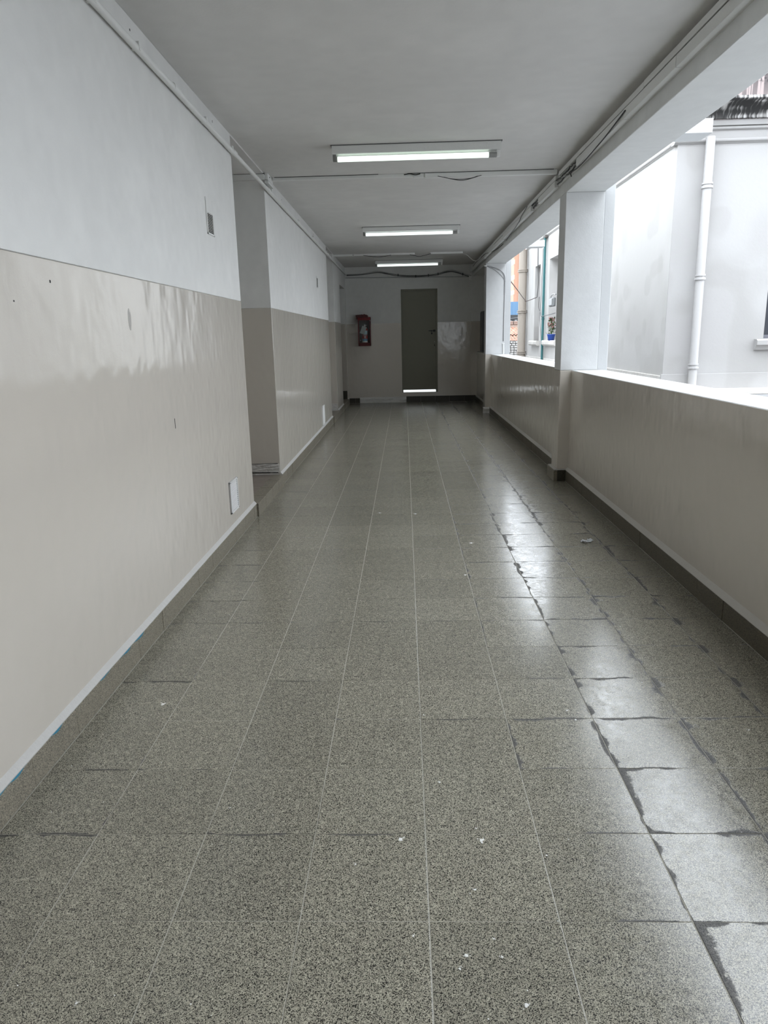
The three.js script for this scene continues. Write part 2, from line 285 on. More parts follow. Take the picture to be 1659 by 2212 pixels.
{ // blue paint of an older coat showing along the top edge of the skirting near the camera
  const P = [], a = noise(64, 2, 91); for (let i = 0; i < 120; i++) { const z0 = -1.0 - i * 0.0155, z1 = z0 - 0.0155, h = (z) => { const t = a(-z * 0.31, 0.3); return 0.1 - 0.009 * sstep(0.5, 0.8, t); }; const A = h(z0), B = h(z1); if (A > 0.0995 && B > 0.0995) continue; P.push(-1.1415, A, z0, -1.1415, 0.1004, z1, -1.1415, 0.1004, z0, -1.1415, A, z0, -1.1415, B, z1, -1.1415, 0.1004, z1, -1.144, A, z0, -1.1415, B, z1, -1.1415, A, z0, -1.144, A, z0, -1.144, B, z1, -1.1415, B, z1); }
  const g = new THREE.BufferGeometry(); g.setAttribute('position', new THREE.Float32BufferAttribute(P, 3)); g.computeVertexNormals(); g.setAttribute('uv', new THREE.Float32BufferAttribute(new Float32Array(P.length / 3 * 2), 2));
  const m = obj('blue_paint_edge', g, M([0.03, 0.2, 0.3], 0.55), bl); m.material.side = THREE.DoubleSide; m.userData.label = 'blue paint edge';
}
for (const [a, b] of [[-6.5, -0.75], [-12.5, -6.78], [-14.95, -12.75], [-0.5, 5.5]]) {
  for (let z = b; z > a + 0.02; z -= 0.3) skirtPiece(1.45 + rr(-0.0012, 0.0012), XR, 0.1 + rr(-0.001, 0.001), Math.max(a, z - 0.299), z, br, shadedSkirt);
  obj('plaster_fillet', prism([[1.449, 0.0995], [XR + 0.002, 0.098], [XR + 0.002, 0.124], [XR, 0.124], [1.4492, 0.103]], 'z', a, b), M([0.5, 0.48, 0.44], 0.5, { bumpMap: rep(plasterBump, 0.3), bumpScale: 0.003 }), br);
}
for (const z of [-6.5, -0.5]) { skirtPiece(1.343, XB, 0.1, z - 0.28, z + 0.03, br); skirtPiece(XB, 1.451, 0.1, z, z + 0.03, br, darkSkirt); obj('plaster_fillet', box(1.347, 1.46, 0.0995, 0.108, z - 0.27, z + 0.026, 0.003), fillet, br); }
obj('broken_skirting', rough(1.345, 1.46, 0, 0.105, -12.53, -12.48), whiteRough, br);
for (const [a, b, h] of [[-1.16, -1.02, 0.1], [-1.018, -0.93, 0.1], [0.03, 0.32, 0.118], [0.322, 0.62, 0.118], [0.622, 0.92, 0.118], [0.922, 1.22, 0.118], [1.222, 1.45, 0.118]]) obj('skirting_tile', box(a, b, 0, h, FAR, FAR + 0.02, 0.002), darkSkirt, bf);
obj('broken_skirting', rough(-0.928, 0.028, 0, 0.115, FAR, FAR + 0.028), whiteRough, bf);

// ---------------------------------------------------------------- the far door
const door = struct('door_1'), doorMat = M([0.2, 0.193, 0.145], 0.42, { bumpMap: rep(plasterBump, 0.6), bumpScale: 0.0015 });
obj('door_frame', [box(DX0, DX0 + 0.022, DY0, DY1, -15.07, -14.944, 0.002), box(DX1 - 0.036, DX1, DY0, DY1, -15.07, -14.944, 0.002), box(DX0, DX1, DY1 - 0.032, DY1, -15.07, -14.944, 0.002)], doorMat, door);
const leaf = obj('door_leaf', box(DX0 + 0.018, DX1 - 0.03, 0.247, DY1 - 0.026, -15.02, -14.98, 0.003), doorMat, door);
obj('slide_bolt', [rod([0.5, 1.419, -14.968], [0.636, 1.419, -14.968], 0.007), box(0.585, 0.635, 1.4, 1.438, -14.98, -14.962, 0.002), box(0.545, 0.555, 1.405, 1.433, -14.98, -14.96, 0.001)], black, door);
obj('padlock', [box(0.545, 0.575, 1.352, 1.378, -14.976, -14.96, 0.004), tube([[0.55, 1.375, -14.968], [0.55, 1.395, -14.968], [0.56, 1.402, -14.968], [0.57, 1.395, -14.968], [0.57, 1.375, -14.968]], 0.003, 6)], black, door);
obj('keyhole_plate', [box(0.608, 0.624, 1.12, 1.148, -14.984, -14.976, 0.003)], black, door); obj('keyhole_rim', (() => { const g = new THREE.TorusGeometry(0.006, 0.002, 8, 16); g.translate(0.616, 1.203, -14.978); return g; })(), metal, door);

// ---------------------------------------------------------------- lamps
const tubeMat = (c) => new THREE.MeshStandardMaterial({ color: 0xffffff, emissive: c, emissiveIntensity: GLOW, roughness: 0.4 });
const housingMat = M([0.66, 0.66, 0.64], 0.55, { bumpMap: rep(plasterBump, 0.25), bumpScale: 0.0015 }), ribMat = M([0.35, 0.35, 0.34], 0.4);
function lamp(z, label, tint) {
  const t = thing('fluorescent_light', label, 'ceiling light', [0.109, H, z], 'fluorescent battens along the ceiling');
  obj('housing', prism([[-0.055, 0], [-0.055, -0.008], [-0.043, -0.056], [0.043, -0.056], [0.055, -0.008], [0.055, 0]], 'x', -0.615, 0.615), housingMat, t);
  obj('mounting_plate', box(-0.622, 0.622, -0.0055, 0, -0.06, 0.06, 0.001), M([0.1, 0.1, 0.1], 0.7), t);
  for (const s of [-1, 1]) { obj('lampholder', [box(s * 0.6 - 0.012, s * 0.6 + 0.012, -0.1, -0.05, -0.016, 0.016, 0.004)], s < 0 ? M([0.2, 0.2, 0.19], 0.6) : white, t); }
  const tb = obj('tube', rod([-0.578, -0.085, 0], [0.53, -0.085, 0], 0.0185, 20), tubeMat(tint), t);
  obj('tube_cap', rod([-0.588, -0.085, 0], [-0.578, -0.085, 0], 0.019, 16), metal, t);
  const cap = obj('ballast_sleeve', [rod([0.53, -0.085, 0], [0.588, -0.085, 0], 0.0185, 16), ...[0.54, 0.552, 0.564, 0.576].map((x) => rod([x, -0.085, 0], [x + 0.004, -0.085, 0], 0.0205, 16))], ribMat, t);
  const L = new THREE.RectAreaLight(tint, LAMP, 1.1, 0.036); L.position.set(0.085, H - 0.107, z); L.lookAt(0.085, 0, z); L.name = numbered('tube_light'); scene.add(L);
  return t;
}
const green = new THREE.Color(0.8, 1.0, 0.86), cool = new THREE.Color(0.88, 1.0, 0.98);
lamp(-5.735, 'nearest lit fluorescent tube fitting on the ceiling, with greenish light', green);
lamp(-9.74, 'middle lit fluorescent tube fitting, between the two white ceiling trunkings', cool);
lamp(-13.85, 'farthest lit fluorescent tube fitting, just in front of the far wall', cool);

// ---------------------------------------------------------------- conduit, trunking, cables
{
  const t = thing('conduit_pipe', 'long white painted conduit pipe running high along the left wall', 'pipe');
  obj('pipe', rod([-1.137, 2.557, BACK], [-1.137, 2.54, -14.94], 0.0155, 14), white, t);
  for (const z of [-3.0, -3.46, -4.55, -5.2, -6.65, -8.3, -9.6, -11.2, -12.9, -14.2]) obj('pipe_clip', [box(XL, -1.12, 2.54, 2.574, z - 0.011, z + 0.011, 0.004)], white, t);
  for (const z of [-2.6, -4.0, -5.28, -6.55, -11.45]) obj('pipe_sleeve', rod([-1.137, 2.553, z - 0.05], [-1.137, 2.553, z + 0.05], 0.0185, 14), white, t);
}
{ // two stacked trunkings under the ceiling on the beam
  const t = thing('cable_trunking', 'white cable trunking along the beam with its lid gaping and wires showing', 'trunking'), a = noise(40, 2, 61);
  const duct = M([0.68, 0.68, 0.66], 0.5, { bumpMap: rep(plasterBump, 0.5), bumpScale: 0.002 });
  obj('back_channel', box(1.357, XB, 2.545, 2.64, FAR, BACK), duct, t);
  const cuts = [6.2, 4.2, 2.2, 0.2, -1.8, -3.9, -4.75, -5.96]; // lid lengths, ending where the lid is off
  const lid = (z0, z1, dy, dx) => obj('trunking_lid', box(1.323 + dx, 1.359, 2.543 + dy, 2.597 + dy, z1, z0 - 0.002, 0.003), duct, t);
  for (let i = 0; i + 1 < cuts.length; i++) lid(cuts[i], cuts[i + 1], rr(-0.004, 0.003), rr(-0.003, 0.004));
  lid(-6.75, -7.55, -0.004, 0.002); lid(-7.95, -10.1, -0.006, 0); lid(-10.1, -12.3, -0.012, 0.002); lid(-12.3, -14.93, -0.02, -0.002);
  for (const [z0, z1, dy] of [[6.2, 3.1, 0], [3.1, 0.1, 0.002], [0.1, -2.9, 0], [-2.9, -4.4, 0.001], [-4.4, -5.7, -0.002], [-5.7, -6.62, 0], [-6.75, -8.1, -0.003], [-8.1, -9.4, -0.006], [-9.4, -11.2, -0.008], [-11.2, -13.2, -0.016], [-13.2, -14.93, -0.02]]) obj('upper_trunking', box(1.331, 1.359, 2.606 + dy, 2.641 + dy, z1, z0 - 0.003, 0.003), duct, t);
  for (const [y, x, z0, z1] of [[2.602, 1.338, -2.4, -5.9], [2.578, 1.345, -5.9, -6.8], [2.59, 1.34, -5.95, -6.75], [2.566, 1.348, -5.95, -6.8], [2.6, 1.343, -5.9, -6.8], [2.583, 1.344, -7.5, -8.0], [2.57, 1.347, -7.5, -8.0], [2.594, 1.338, -7.4, -8.1], [2.596, 1.34, -8.2, -12]]) {
    const p = []; for (let i = 0; i <= 14; i++) { const z = z0 + ((z1 - z0) * i) / 14; p.push([x + 0.006 * (a(z * 0.6, 0.2) - 0.5), y - (z < -10 ? (-10 - z) * 0.006 : 0) + 0.022 * (a(z * 0.9 + y * 9, 0.6) - 0.5), z]); } obj('wire', tube(p, z0 - z1 < 1.2 ? 0.0045 : 0.0035, 6, 3), rnd() < 0.65 ? black : cableGrey, t);
  }
}
const cable = (name, label, pts, r, mat) => tag(obj(name, tube(pts, r, 7, 8), mat), label, 'cable');
cable('black_cable', 'black cable sagging below the beam trunking in front of the nearer column', [[1.321, 2.575, -4.7], [1.317, 2.555, -4.871], [1.317, 2.535, -5.112], [1.32, 2.526, -5.36], [1.33, 2.524, -5.68], [1.345, 2.535, -5.987], [1.352, 2.546, -6.26], [1.36, 2.527, -6.26]], 0.0042, black);
cable('grey_cable', 'thin grey-black cable slanting down the beam over the second opening', [[1.326, 2.625, -8.2], [1.317, 2.59, -8.402], [1.317, 2.577, -8.538], [1.317, 2.552, -8.629], [1.33, 2.522, -9.16], [1.35, 2.531, -9.52], [1.37, 2.518, -10.1]], 0.0034, M([0.06, 0.06, 0.06], 0.5));
cable('black_cable', 'black cable curving across the beam near the farther column', [[1.37, 2.511, -10.414], [1.37, 2.51, -10.587], [1.366, 2.522, -11.146], [1.34, 2.535, -11.6], [1.316, 2.56, -12.0], [1.314, 2.58, -12.8], [1.314, 2.585, -13.6], [1.316, 2.57, -14.2]], 0.0045, black);
{ // trunking across the ceiling by the first column
  const t = thing('ceiling_trunking', 'white trunking across the ceiling behind the nearest light', 'trunking');
  obj('thin_length', box(-1.12, 0.2, H - 0.026, H, -6.72, -6.69, 0.003), white, t); obj('wide_length', box(0.2, 1.33, H - 0.038, H, -6.725, -6.68, 0.003), white, t);
  obj('joint_cover', box(0.1, 0.19, H - 0.034, H, -6.722, -6.682, 0.003), white, t);
  for (const [x0, x1] of [[-1.1, -0.2], [0.05, 1.3]]) obj('gap_shade_strip', box(x0, x1, H - 0.0045, H, -6.679, -6.676), black, t);  // black strips painted for the shadow line along the trunking
  obj('wire', tube([[0.02, H - 0.012, -6.676], [0.07, H - 0.006, -6.674], [0.12, H - 0.016, -6.674], [0.16, H - 0.008, -6.676]], 0.004, 6), black, t);
}
{ const t = thing('wire_loop', 'pair of thin wires drooping from the ceiling trunking behind the nearest light', 'cable');
  obj('wire', tube([[0.31, 2.645, -6.68], [0.368, 2.632, -6.675], [0.467, 2.609, -6.67], [0.52, 2.604, -6.67], [0.566, 2.61, -6.67], [0.684, 2.642, -6.68]], 0.0026, 6), black, t);
  obj('wire', tube([[0.34, 2.642, -6.684], [0.42, 2.622, -6.68], [0.5, 2.614, -6.68], [0.6, 2.622, -6.68], [0.66, 2.64, -6.684]], 0.0026, 6), black, t); }
{ const t = thing('side_hall_trunking', 'white trunking on the end wall of the first side hall, with open corner bracket', 'trunking');
  obj('duct', box(-2.2, -1.15, 2.615, 2.66, -6.5, -6.462, 0.003), white, t); obj('gap_shade_strip', box(-2.2, -1.15, 2.66, 2.667, -6.5, -6.465), black, t); obj('duct_joint', box(-1.412, -1.404, 2.613, 2.662, -6.46, -6.458), white, t);  // the black strip over the duct is painted shade, not an opening
  obj('corner_bracket', [box(-1.15, -1.125, 2.622, H, -6.74, -6.5, 0.002), box(-1.15, -1.118, 2.59, 2.612, -6.72, -6.47, 0.002)], white, t); obj('screw', box(-1.1255, -1.122, 2.65, 2.66, -6.59, -6.58), black, t); }
{ const t = thing('ceiling_trunking', 'long thin white trunking across the ceiling in front of the farthest light', 'trunking');
  obj('duct', box(-1.16, 0.2, H - 0.03, H, -12.72, -12.68, 0.003), white, t); obj('screw', box(-0.84, -0.825, H - 0.02, H - 0.01, -12.679, -12.677), black, t); }
{ const t = thing('ceiling_trunking', 'short white trunking on the ceiling at the right of the farthest light', 'trunking'); obj('duct', box(0.46, 1.0, H - 0.03, H, -12.72, -12.68, 0.003), white, t); }
cable('thin_wire', 'thin dark wire looping under the long far ceiling trunking', [[-0.66, 2.65, -12.675], [-0.55, 2.635, -12.67], [-0.43, 2.621, -12.67], [-0.3, 2.628, -12.67], [-0.196, 2.645, -12.675]], 0.004, black);
cable('thin_wire', 'thin dark wire bridging the gap between the two far ceiling trunkings', [[0.116, 2.645, -12.675], [0.19, 2.628, -12.67], [0.271, 2.611, -12.67], [0.37, 2.628, -12.67], [0.47, 2.65, -12.675]], 0.004, black);
cable('white_wire', 'white wire curling from the short far trunking to the beam', [[0.99, 2.66, -12.7], [1.028, 2.652, -12.85], [1.097, 2.638, -12.95], [1.154, 2.597, -13], [1.2, 2.56, -13], [1.25, 2.545, -12.95], [1.3, 2.57, -12.8], [1.325, 2.6, -12.6]], 0.0055, white);
{ const t = thing('cable_bundle', 'bundle of dark cables waving along the top of the far wall', 'cable');
  const base = [[-1.12, 2.525], [-0.824, 2.532], [-0.492, 2.567], [-0.327, 2.537], [-0.144, 2.506], [0.057, 2.484], [0.249, 2.47], [0.497, 2.482], [0.689, 2.503], [0.836, 2.535], [0.963, 2.553], [1.091, 2.52], [1.219, 2.473], [1.35, 2.44]];
  [[0, 0], [0.014, 0.012], [-0.012, 0.006]].forEach(([dy, dz], k) => obj('cable', tube(base.map(([x, y]) => [x, y + dy + rr(-0.006, 0.006), FAR + 0.014 + dz]), 0.0065, 6, 5), [black, cableGrey, M([0.16, 0.16, 0.16], 0.5)][k], t));
  for (const x of [-0.1, 0.25, 0.5, 0.69, 1.18]) { const i = base.findIndex((q) => q[0] >= x), [p, q] = [base[i - 1], base[i]], y = p[1] + ((q[1] - p[1]) * (x - p[0])) / (q[0] - p[0]); obj('tie', box(x - 0.008, x + 0.008, y - 0.022, y + 0.026, FAR, FAR + 0.034, 0.002), black, t); } }
{ const t = thing('wall_conduit', 'thin pale conduit running straight below the cables on the far wall', 'pipe'); obj('pipe', rod([-1.15, 2.475, FAR + 0.009], [1.345, 2.44, FAR + 0.009], 0.009, 10), M([0.45, 0.46, 0.46], 0.5), t); obj('elbow_box', box(1.3, 1.36, 2.37, 2.455, FAR, FAR + 0.03, 0.004), white, t); }
{ const t = thing('column_cables', 'cables fanning out from the beam and running down the farther column', 'cable'); const z = -12.494, gm = M([0.3, 0.3, 0.3], 0.5);
  obj('cable', tube([[1.34, 2.425, z], [1.363, 2.419, z], [1.473, 2.396, z], [1.562, 2.367, z], [1.628, 2.323, z], [1.662, 2.291, z], [1.684, 2.227, z], [1.687, 2.079, z], [1.684, 1.93, z], [1.678, 1.482, z], [1.68, 1.2, z]], 0.004, 7, 5), gm, t);
  obj('cable', tube([[1.36, 2.416, z], [1.485, 2.366, z], [1.574, 2.304, z], [1.652, 2.228, z], [1.68, 2.174, z], [1.676, 1.9, z], [1.67, 1.5, z], [1.668, 1.2, z]], 0.0035, 7, 5), gm, t);
  obj('cable', tube([[1.45, 2.398, z], [1.56, 2.352, z], [1.6, 2.345, z], [1.64, 2.3, z], [1.668, 2.24, z], [1.674, 2.1, z], [1.674, 1.95, z]], 0.0035, 7, 5), gm, t);
  obj('clip', box(1.34, 1.385, 2.41, 2.425, -12.5, -12.485, 0.003), white, t); obj('sleeve', rod([1.672, 1.16, z], [1.676, 0.99, z], 0.011, 10), white, t); obj('clip', box(1.655, 1.695, 1.155, 1.17, -12.5, -12.48, 0.003), white, t);
  obj('riser', rod([1.37, 2.42, -12.49], [1.37, 2.57, -12.49], 0.004, 6), white, t); }

// ---------------------------------------------------------------- wall grilles
const grilleMat = upper, matteBlack = new THREE.MeshPhysicalMaterial({ color: lin(0.008, 0.008, 0.008), roughness: 1, specularIntensity: 0 });
function darkGrille(y0, y1, z0, z1, plate, label, n) {
  const t = thing('vent_grille', label, 'vent', [XL, 0, 0], 'small slotted grilles high on the left wall');
  obj('black_backing', box(0, 0.0012, y0, y1, z0, z1), matteBlack, t);  // wall is solid here: black colour stands in for the unlit hollow
  const s = (y1 - y0) / n; for (let i = 0; i <= n; i++) obj('slat', box(0, 0.003, y0 + i * s - s * 0.17, y0 + i * s + s * 0.17, z0 - 0.002, z1 + 0.002, 0.0008), grilleMat, t);
  obj('frame', [box(0, 0.005, y0 - 0.012, y1 + plate, z0 - 0.016, z0, 0.001), box(0, 0.005, y0 - 0.012, y1 + plate, z1, z1 + 0.016, 0.001), box(0, 0.005, y0 - 0.012, y0 - 0.002, z0 - 0.016, z1 + 0.016, 0.001), box(0, 0.005, y1 + 0.003, y1 + plate, z0, z1, 0.001)], grilleMat, t);
}
darkGrille(1.945, 2.054, -4.652, -4.524, 0.085, 'small dark slotted grille high on the nearer left wall', 12);
darkGrille(1.987, 2.103, -10.165, -10.02, 0.02, 'small dark slotted grille high on the farther left wall', 9);
function whiteGrille(y0, y1, z0, z1, tone, label) {
  const t = thing('floor_vent', label, 'vent', [XL, 0, 0], 'white louvred vents low on the left wall'); const m = M([tone, tone * 0.99, tone * 0.97], 0.5), f = 0.014;
  obj('plate', box(0, 0.004, y0, y1, z0, z1), m, t);
  obj('frame', [box(0, 0.012, y0, y0 + f, z0, z1, 0.002), box(0, 0.012, y1 - f, y1, z0, z1, 0.002), box(0, 0.012, y0, y1, z0, z0 + f, 0.002), box(0, 0.012, y0, y1, z1 - f, z1, 0.002)], m, t);
  const n = 14; for (let i = 0; i < n; i++) { const y = y0 + f + ((y1 - y0 - 2 * f) * (i + 0.5)) / n; obj('louvre', prism([[0.003, y - 0.005], [0.0105, y - 0.004], [0.0105, y - 0.0025], [0.003, y + 0.004]], 'z', z0 + f, z1 - f), m, t); }
  for (const y of [y0 + 0.006, y1 - 0.006]) for (const z of [z0 + 0.007, z1 - 0.007]) obj('screw', rod([0.011, y, z], [0.0135, y, z], 0.004, 8), M([0.12, 0.12, 0.12], 0.5), t);
}
whiteGrille(0.198, 0.412, -4.775, -4.56, 0.58, 'white louvred vent low on the nearer left wall, just above the skirting');
whiteGrille(0.125, 0.395, -10.3, -10.03, 0.74, 'white louvred vent low on the farther left wall, just above the skirting');

// ---------------------------------------------------------------- fire extinguisher in its cabinet
const red = M([0.1, 0.004, 0.005], 0.45), redDark = M([0.07, 0.003, 0.004], 0.5);
{
  const t = thing('extinguisher_cabinet', 'red metal cabinet with a glazed door on the far wall, holding the extinguisher', 'cabinet', [-0.79, 1.15, FAR]);
  const w = 0.125, h = 0.56, d = 0.2;
  obj('shell', [box(-w, -w + 0.012, 0, h, 0, d), box(w - 0.012, w, 0, h, 0, d), box(-w, w, 0, 0.05, 0, d), box(-w, w, h - 0.055, h, 0, d, 0.003)], red, t);
  obj('back_panel', box(-w, w, 0, h, 0, 0.004), M([0.02, 0.002, 0.002], 0.7), t);
  const df = obj('door_frame', [box(-w, -w + 0.022, 0.0, h - 0.055, d, d + 0.012, 0.002), box(w - 0.016, w, 0, h - 0.055, d, d + 0.012, 0.002), box(-w, w, 0, 0.06, d, d + 0.012, 0.002)], red, t);
  obj('header', box(-w, w, h - 0.06, h, d, d + 0.016, 0.003), M([0.19, 0.006, 0.007], 0.45), t);
  obj('glass', box(-w + 0.02, w - 0.014, 0.058, h - 0.056, d + 0.004, d + 0.007), new THREE.MeshPhysicalMaterial({ color: 0xffffff, transmission: 1, thickness: 0, roughness: 0.02, ior: 1.3 }), t);
  const lip = (() => { const g = new THREE.BoxGeometry(0.235, 0.05, 0.24, 16, 3, 6).toNonIndexed(), p = g.attributes.position, a = noise(7, 7, 44); for (let i = 0; i < p.count; i++) { const x = p.getX(i), y = p.getY(i), z = p.getZ(i); p.setXYZ(i, x - (y > 0 ? 0.012 : 0) * (x < 0 ? 1 : 0.6), y + (a(x * 3, z * 3) - 0.5) * 0.03 - 0.02 * sstep(0.08, 0.12, x) - 0.012 * sstep(-0.06, -0.12, x), z); } g.translate(-0.035, h + 0.018, 0.115); g.computeVertexNormals(); return uvBox(g); })();
  obj('cloth_cover', lip, redDark, t);
  obj('cover_flap', (() => { const g = box(-w - 0.024, -w + 0.004, h - 0.04, h + 0.02, 0.05, d + 0.02, 0.008); return g; })(), redDark, t);
  obj('latch', rod([w - 0.006, h - 0.07, d + 0.01], [w - 0.006, h - 0.07, d + 0.024], 0.009, 12), metal, t); obj('screw', rod([-w + 0.045, 0.112, d + 0.004], [-w + 0.045, 0.112, d + 0.016], 0.007, 10), metal, t);
}
{
  const t = thing('fire_extinguisher', 'red fire extinguisher with pale blue labels standing inside the wall cabinet', 'fire extinguisher', [-0.785, 1.2, FAR + 0.1]);
  const R = 0.058, prof = [[0, 0], [R - 0.008, 0], [R, 0.008], [R, 0.26], [R * 0.94, 0.282], [R * 0.7, 0.305], [R * 0.36, 0.318], [0.016, 0.322], [0.016, 0.34], [0, 0.34]].map(([a, b]) => new THREE.Vector2(a, b));
  obj('cylinder', new THREE.LatheGeometry(prof, 32), M([0.24, 0.012, 0.014], 0.3), t);
  obj('valve', [rod([0, 0.335, 0], [0, 0.37, 0], 0.013, 12), rod([0, 0.352, 0], [0.04, 0.352, 0.01], 0.008, 10)], metal, t);
  obj('handle', [box(-0.055, 0.02, 0.37, 0.378, -0.009, 0.009, 0.002), box(-0.06, 0.01, 0.395, 0.402, -0.009, 0.009, 0.002)], black, t);
  obj('hose', tube([[0.04, 0.35, 0.01], [0.072, 0.33, 0.01], [0.074, 0.2, 0.01], [0.072, 0.07, 0.012]], 0.008, 8), black, t);
  const label = (y0, y1, a0, a1, m) => { const g = new THREE.CylinderGeometry(R + 0.0008, R + 0.0008, y1 - y0, 20, 1, true, a0, a1 - a0); g.translate(0, (y0 + y1) / 2, 0); return obj('label', g, m, t); };
  const lb = M([0.4, 0.55, 0.6], 0.6, { side: THREE.DoubleSide }), db = M([0.08, 0.22, 0.34], 0.6, { side: THREE.DoubleSide });
  label(0.02, 0.05, -1, 1, M([0.5, 0.6, 0.6], 0.6, { side: THREE.DoubleSide })); label(0.05, 0.092, -1, 1, db); label(0.17, 0.25, -0.4, 1.15, lb); label(0.105, 0.14, -0.15, 0.2, M([0.6, 0.6, 0.56], 0.6, { side: THREE.DoubleSide })); label(0.15, 0.155, -1.1, 1, lb);
  const tagG = box(-0.045, 0.045, -0.08, 0.075, -0.0008, 0.0008); tagG.rotateZ(-0.38); tagG.translate(-0.028, 0.262, R + 0.012); obj('paper_tag', tagG, M([0.38, 0.43, 0.42], 0.8), t);
  obj('gauge', rod([0.0, 0.345, 0.012], [0, 0.345, 0.024], 0.014, 14), white, t);
}
tag(obj('plastic_scrap', (() => { const g = new THREE.PlaneGeometry(0.075, 0.05, 12, 8).toNonIndexed(), p = g.attributes.position, a = noise(8, 8, 51); g.rotateX(-Math.PI / 2); for (let i = 0; i < p.count; i++) { const x = p.getX(i), z = p.getZ(i), s = Math.abs(x) < 0.012 ? 0.35 + Math.abs(x) * 40 : 1; p.setXYZ(i, x + 0.012 * (a(x * 9, z * 9) - 0.5), 0.0025 + 0.016 * a(x * 12 + 0.3, z * 14), z * clamp(s, 0.35, 1) + 0.01 * (a(z * 9, x * 9) - 0.5)); } g.rotateY(0.35); g.translate(1.157, 0, -4.476); g.computeVertexNormals(); return g; })(), M([0.45, 0.46, 0.47], 0.35, { side: THREE.DoubleSide })), 'crumpled scrap of clear plastic on the tiles by the right-hand skirting', 'litter');
{ const t = thing('wall_box', 'dark grey metal panel at the far end, mostly hidden by the farther column', 'panel', [1.6, SILL, -13.86]); obj('case', box(-0.12, 0, 0.01, 0.756, -0.5, 0, 0.004), M([0.07, 0.075, 0.08], 0.5), t); obj('door', box(-0.13, -0.12, 0.03, 0.736, -0.48, -0.02, 0.003), M([0.09, 0.095, 0.1], 0.45), t); }

// ---------------------------------------------------------------- outside: the yard and the white building across it
const yard = struct('yard'), paving = M([0.2, 0.2, 0.2], 0.85, { map: rep(outsideWash, 3), bumpMap: rep(plasterBump, 1.5), bumpScale: 0.004 });
obj('slab', box(1.748, 40, 0.1, 0.4, -120, 30), paving, yard); obj('back_slab', box(-8, 1.748, -0.1, 0.2, -60, -15.15), M([0.3, 0.3, 0.29], 0.9), yard);
const addedBlockMat = M([0.4, 0.4, 0.39], 0.9, { map: rep(outsideWash, 4.5) });
obj('added_rear_block', box(-8, 1.2, 0.2, 5.6, -28, -18.6), addedBlockMat, yard);  // unseen mass added to keep sky light off the long face and door slit
obj('added_upper_block', box(-8, 1.75, 2.99, 4.5, -15.15, BACK + 0.2), addedBlockMat, struct('added_upper_block'));  // unseen mass added over the corridor to dim the facade opposite
obj('added_sky_blocker', [box(4, 26, 0.4, 13, 2, 14), box(1.75, 4, 0.4, 13, 6.6, 14)], M([0.36, 0.355, 0.35], 0.9, { map: rep(outsideWash, 4.5) }), yard);  // unseen blocks added to cut the sky light on columns and end face
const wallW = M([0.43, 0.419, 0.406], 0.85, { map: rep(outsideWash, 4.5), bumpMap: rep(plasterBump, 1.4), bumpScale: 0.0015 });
const wallEndDimmed = M([0.33, 0.322, 0.316], 0.85, { map: rep(outsideWash, 6.5), bumpMap: rep(plasterBump, 1.4), bumpScale: 0.0015 });  // same render as the side face, colour darkened to offset the light on it
const pale = M([0.38, 0.37, 0.363], 0.8);
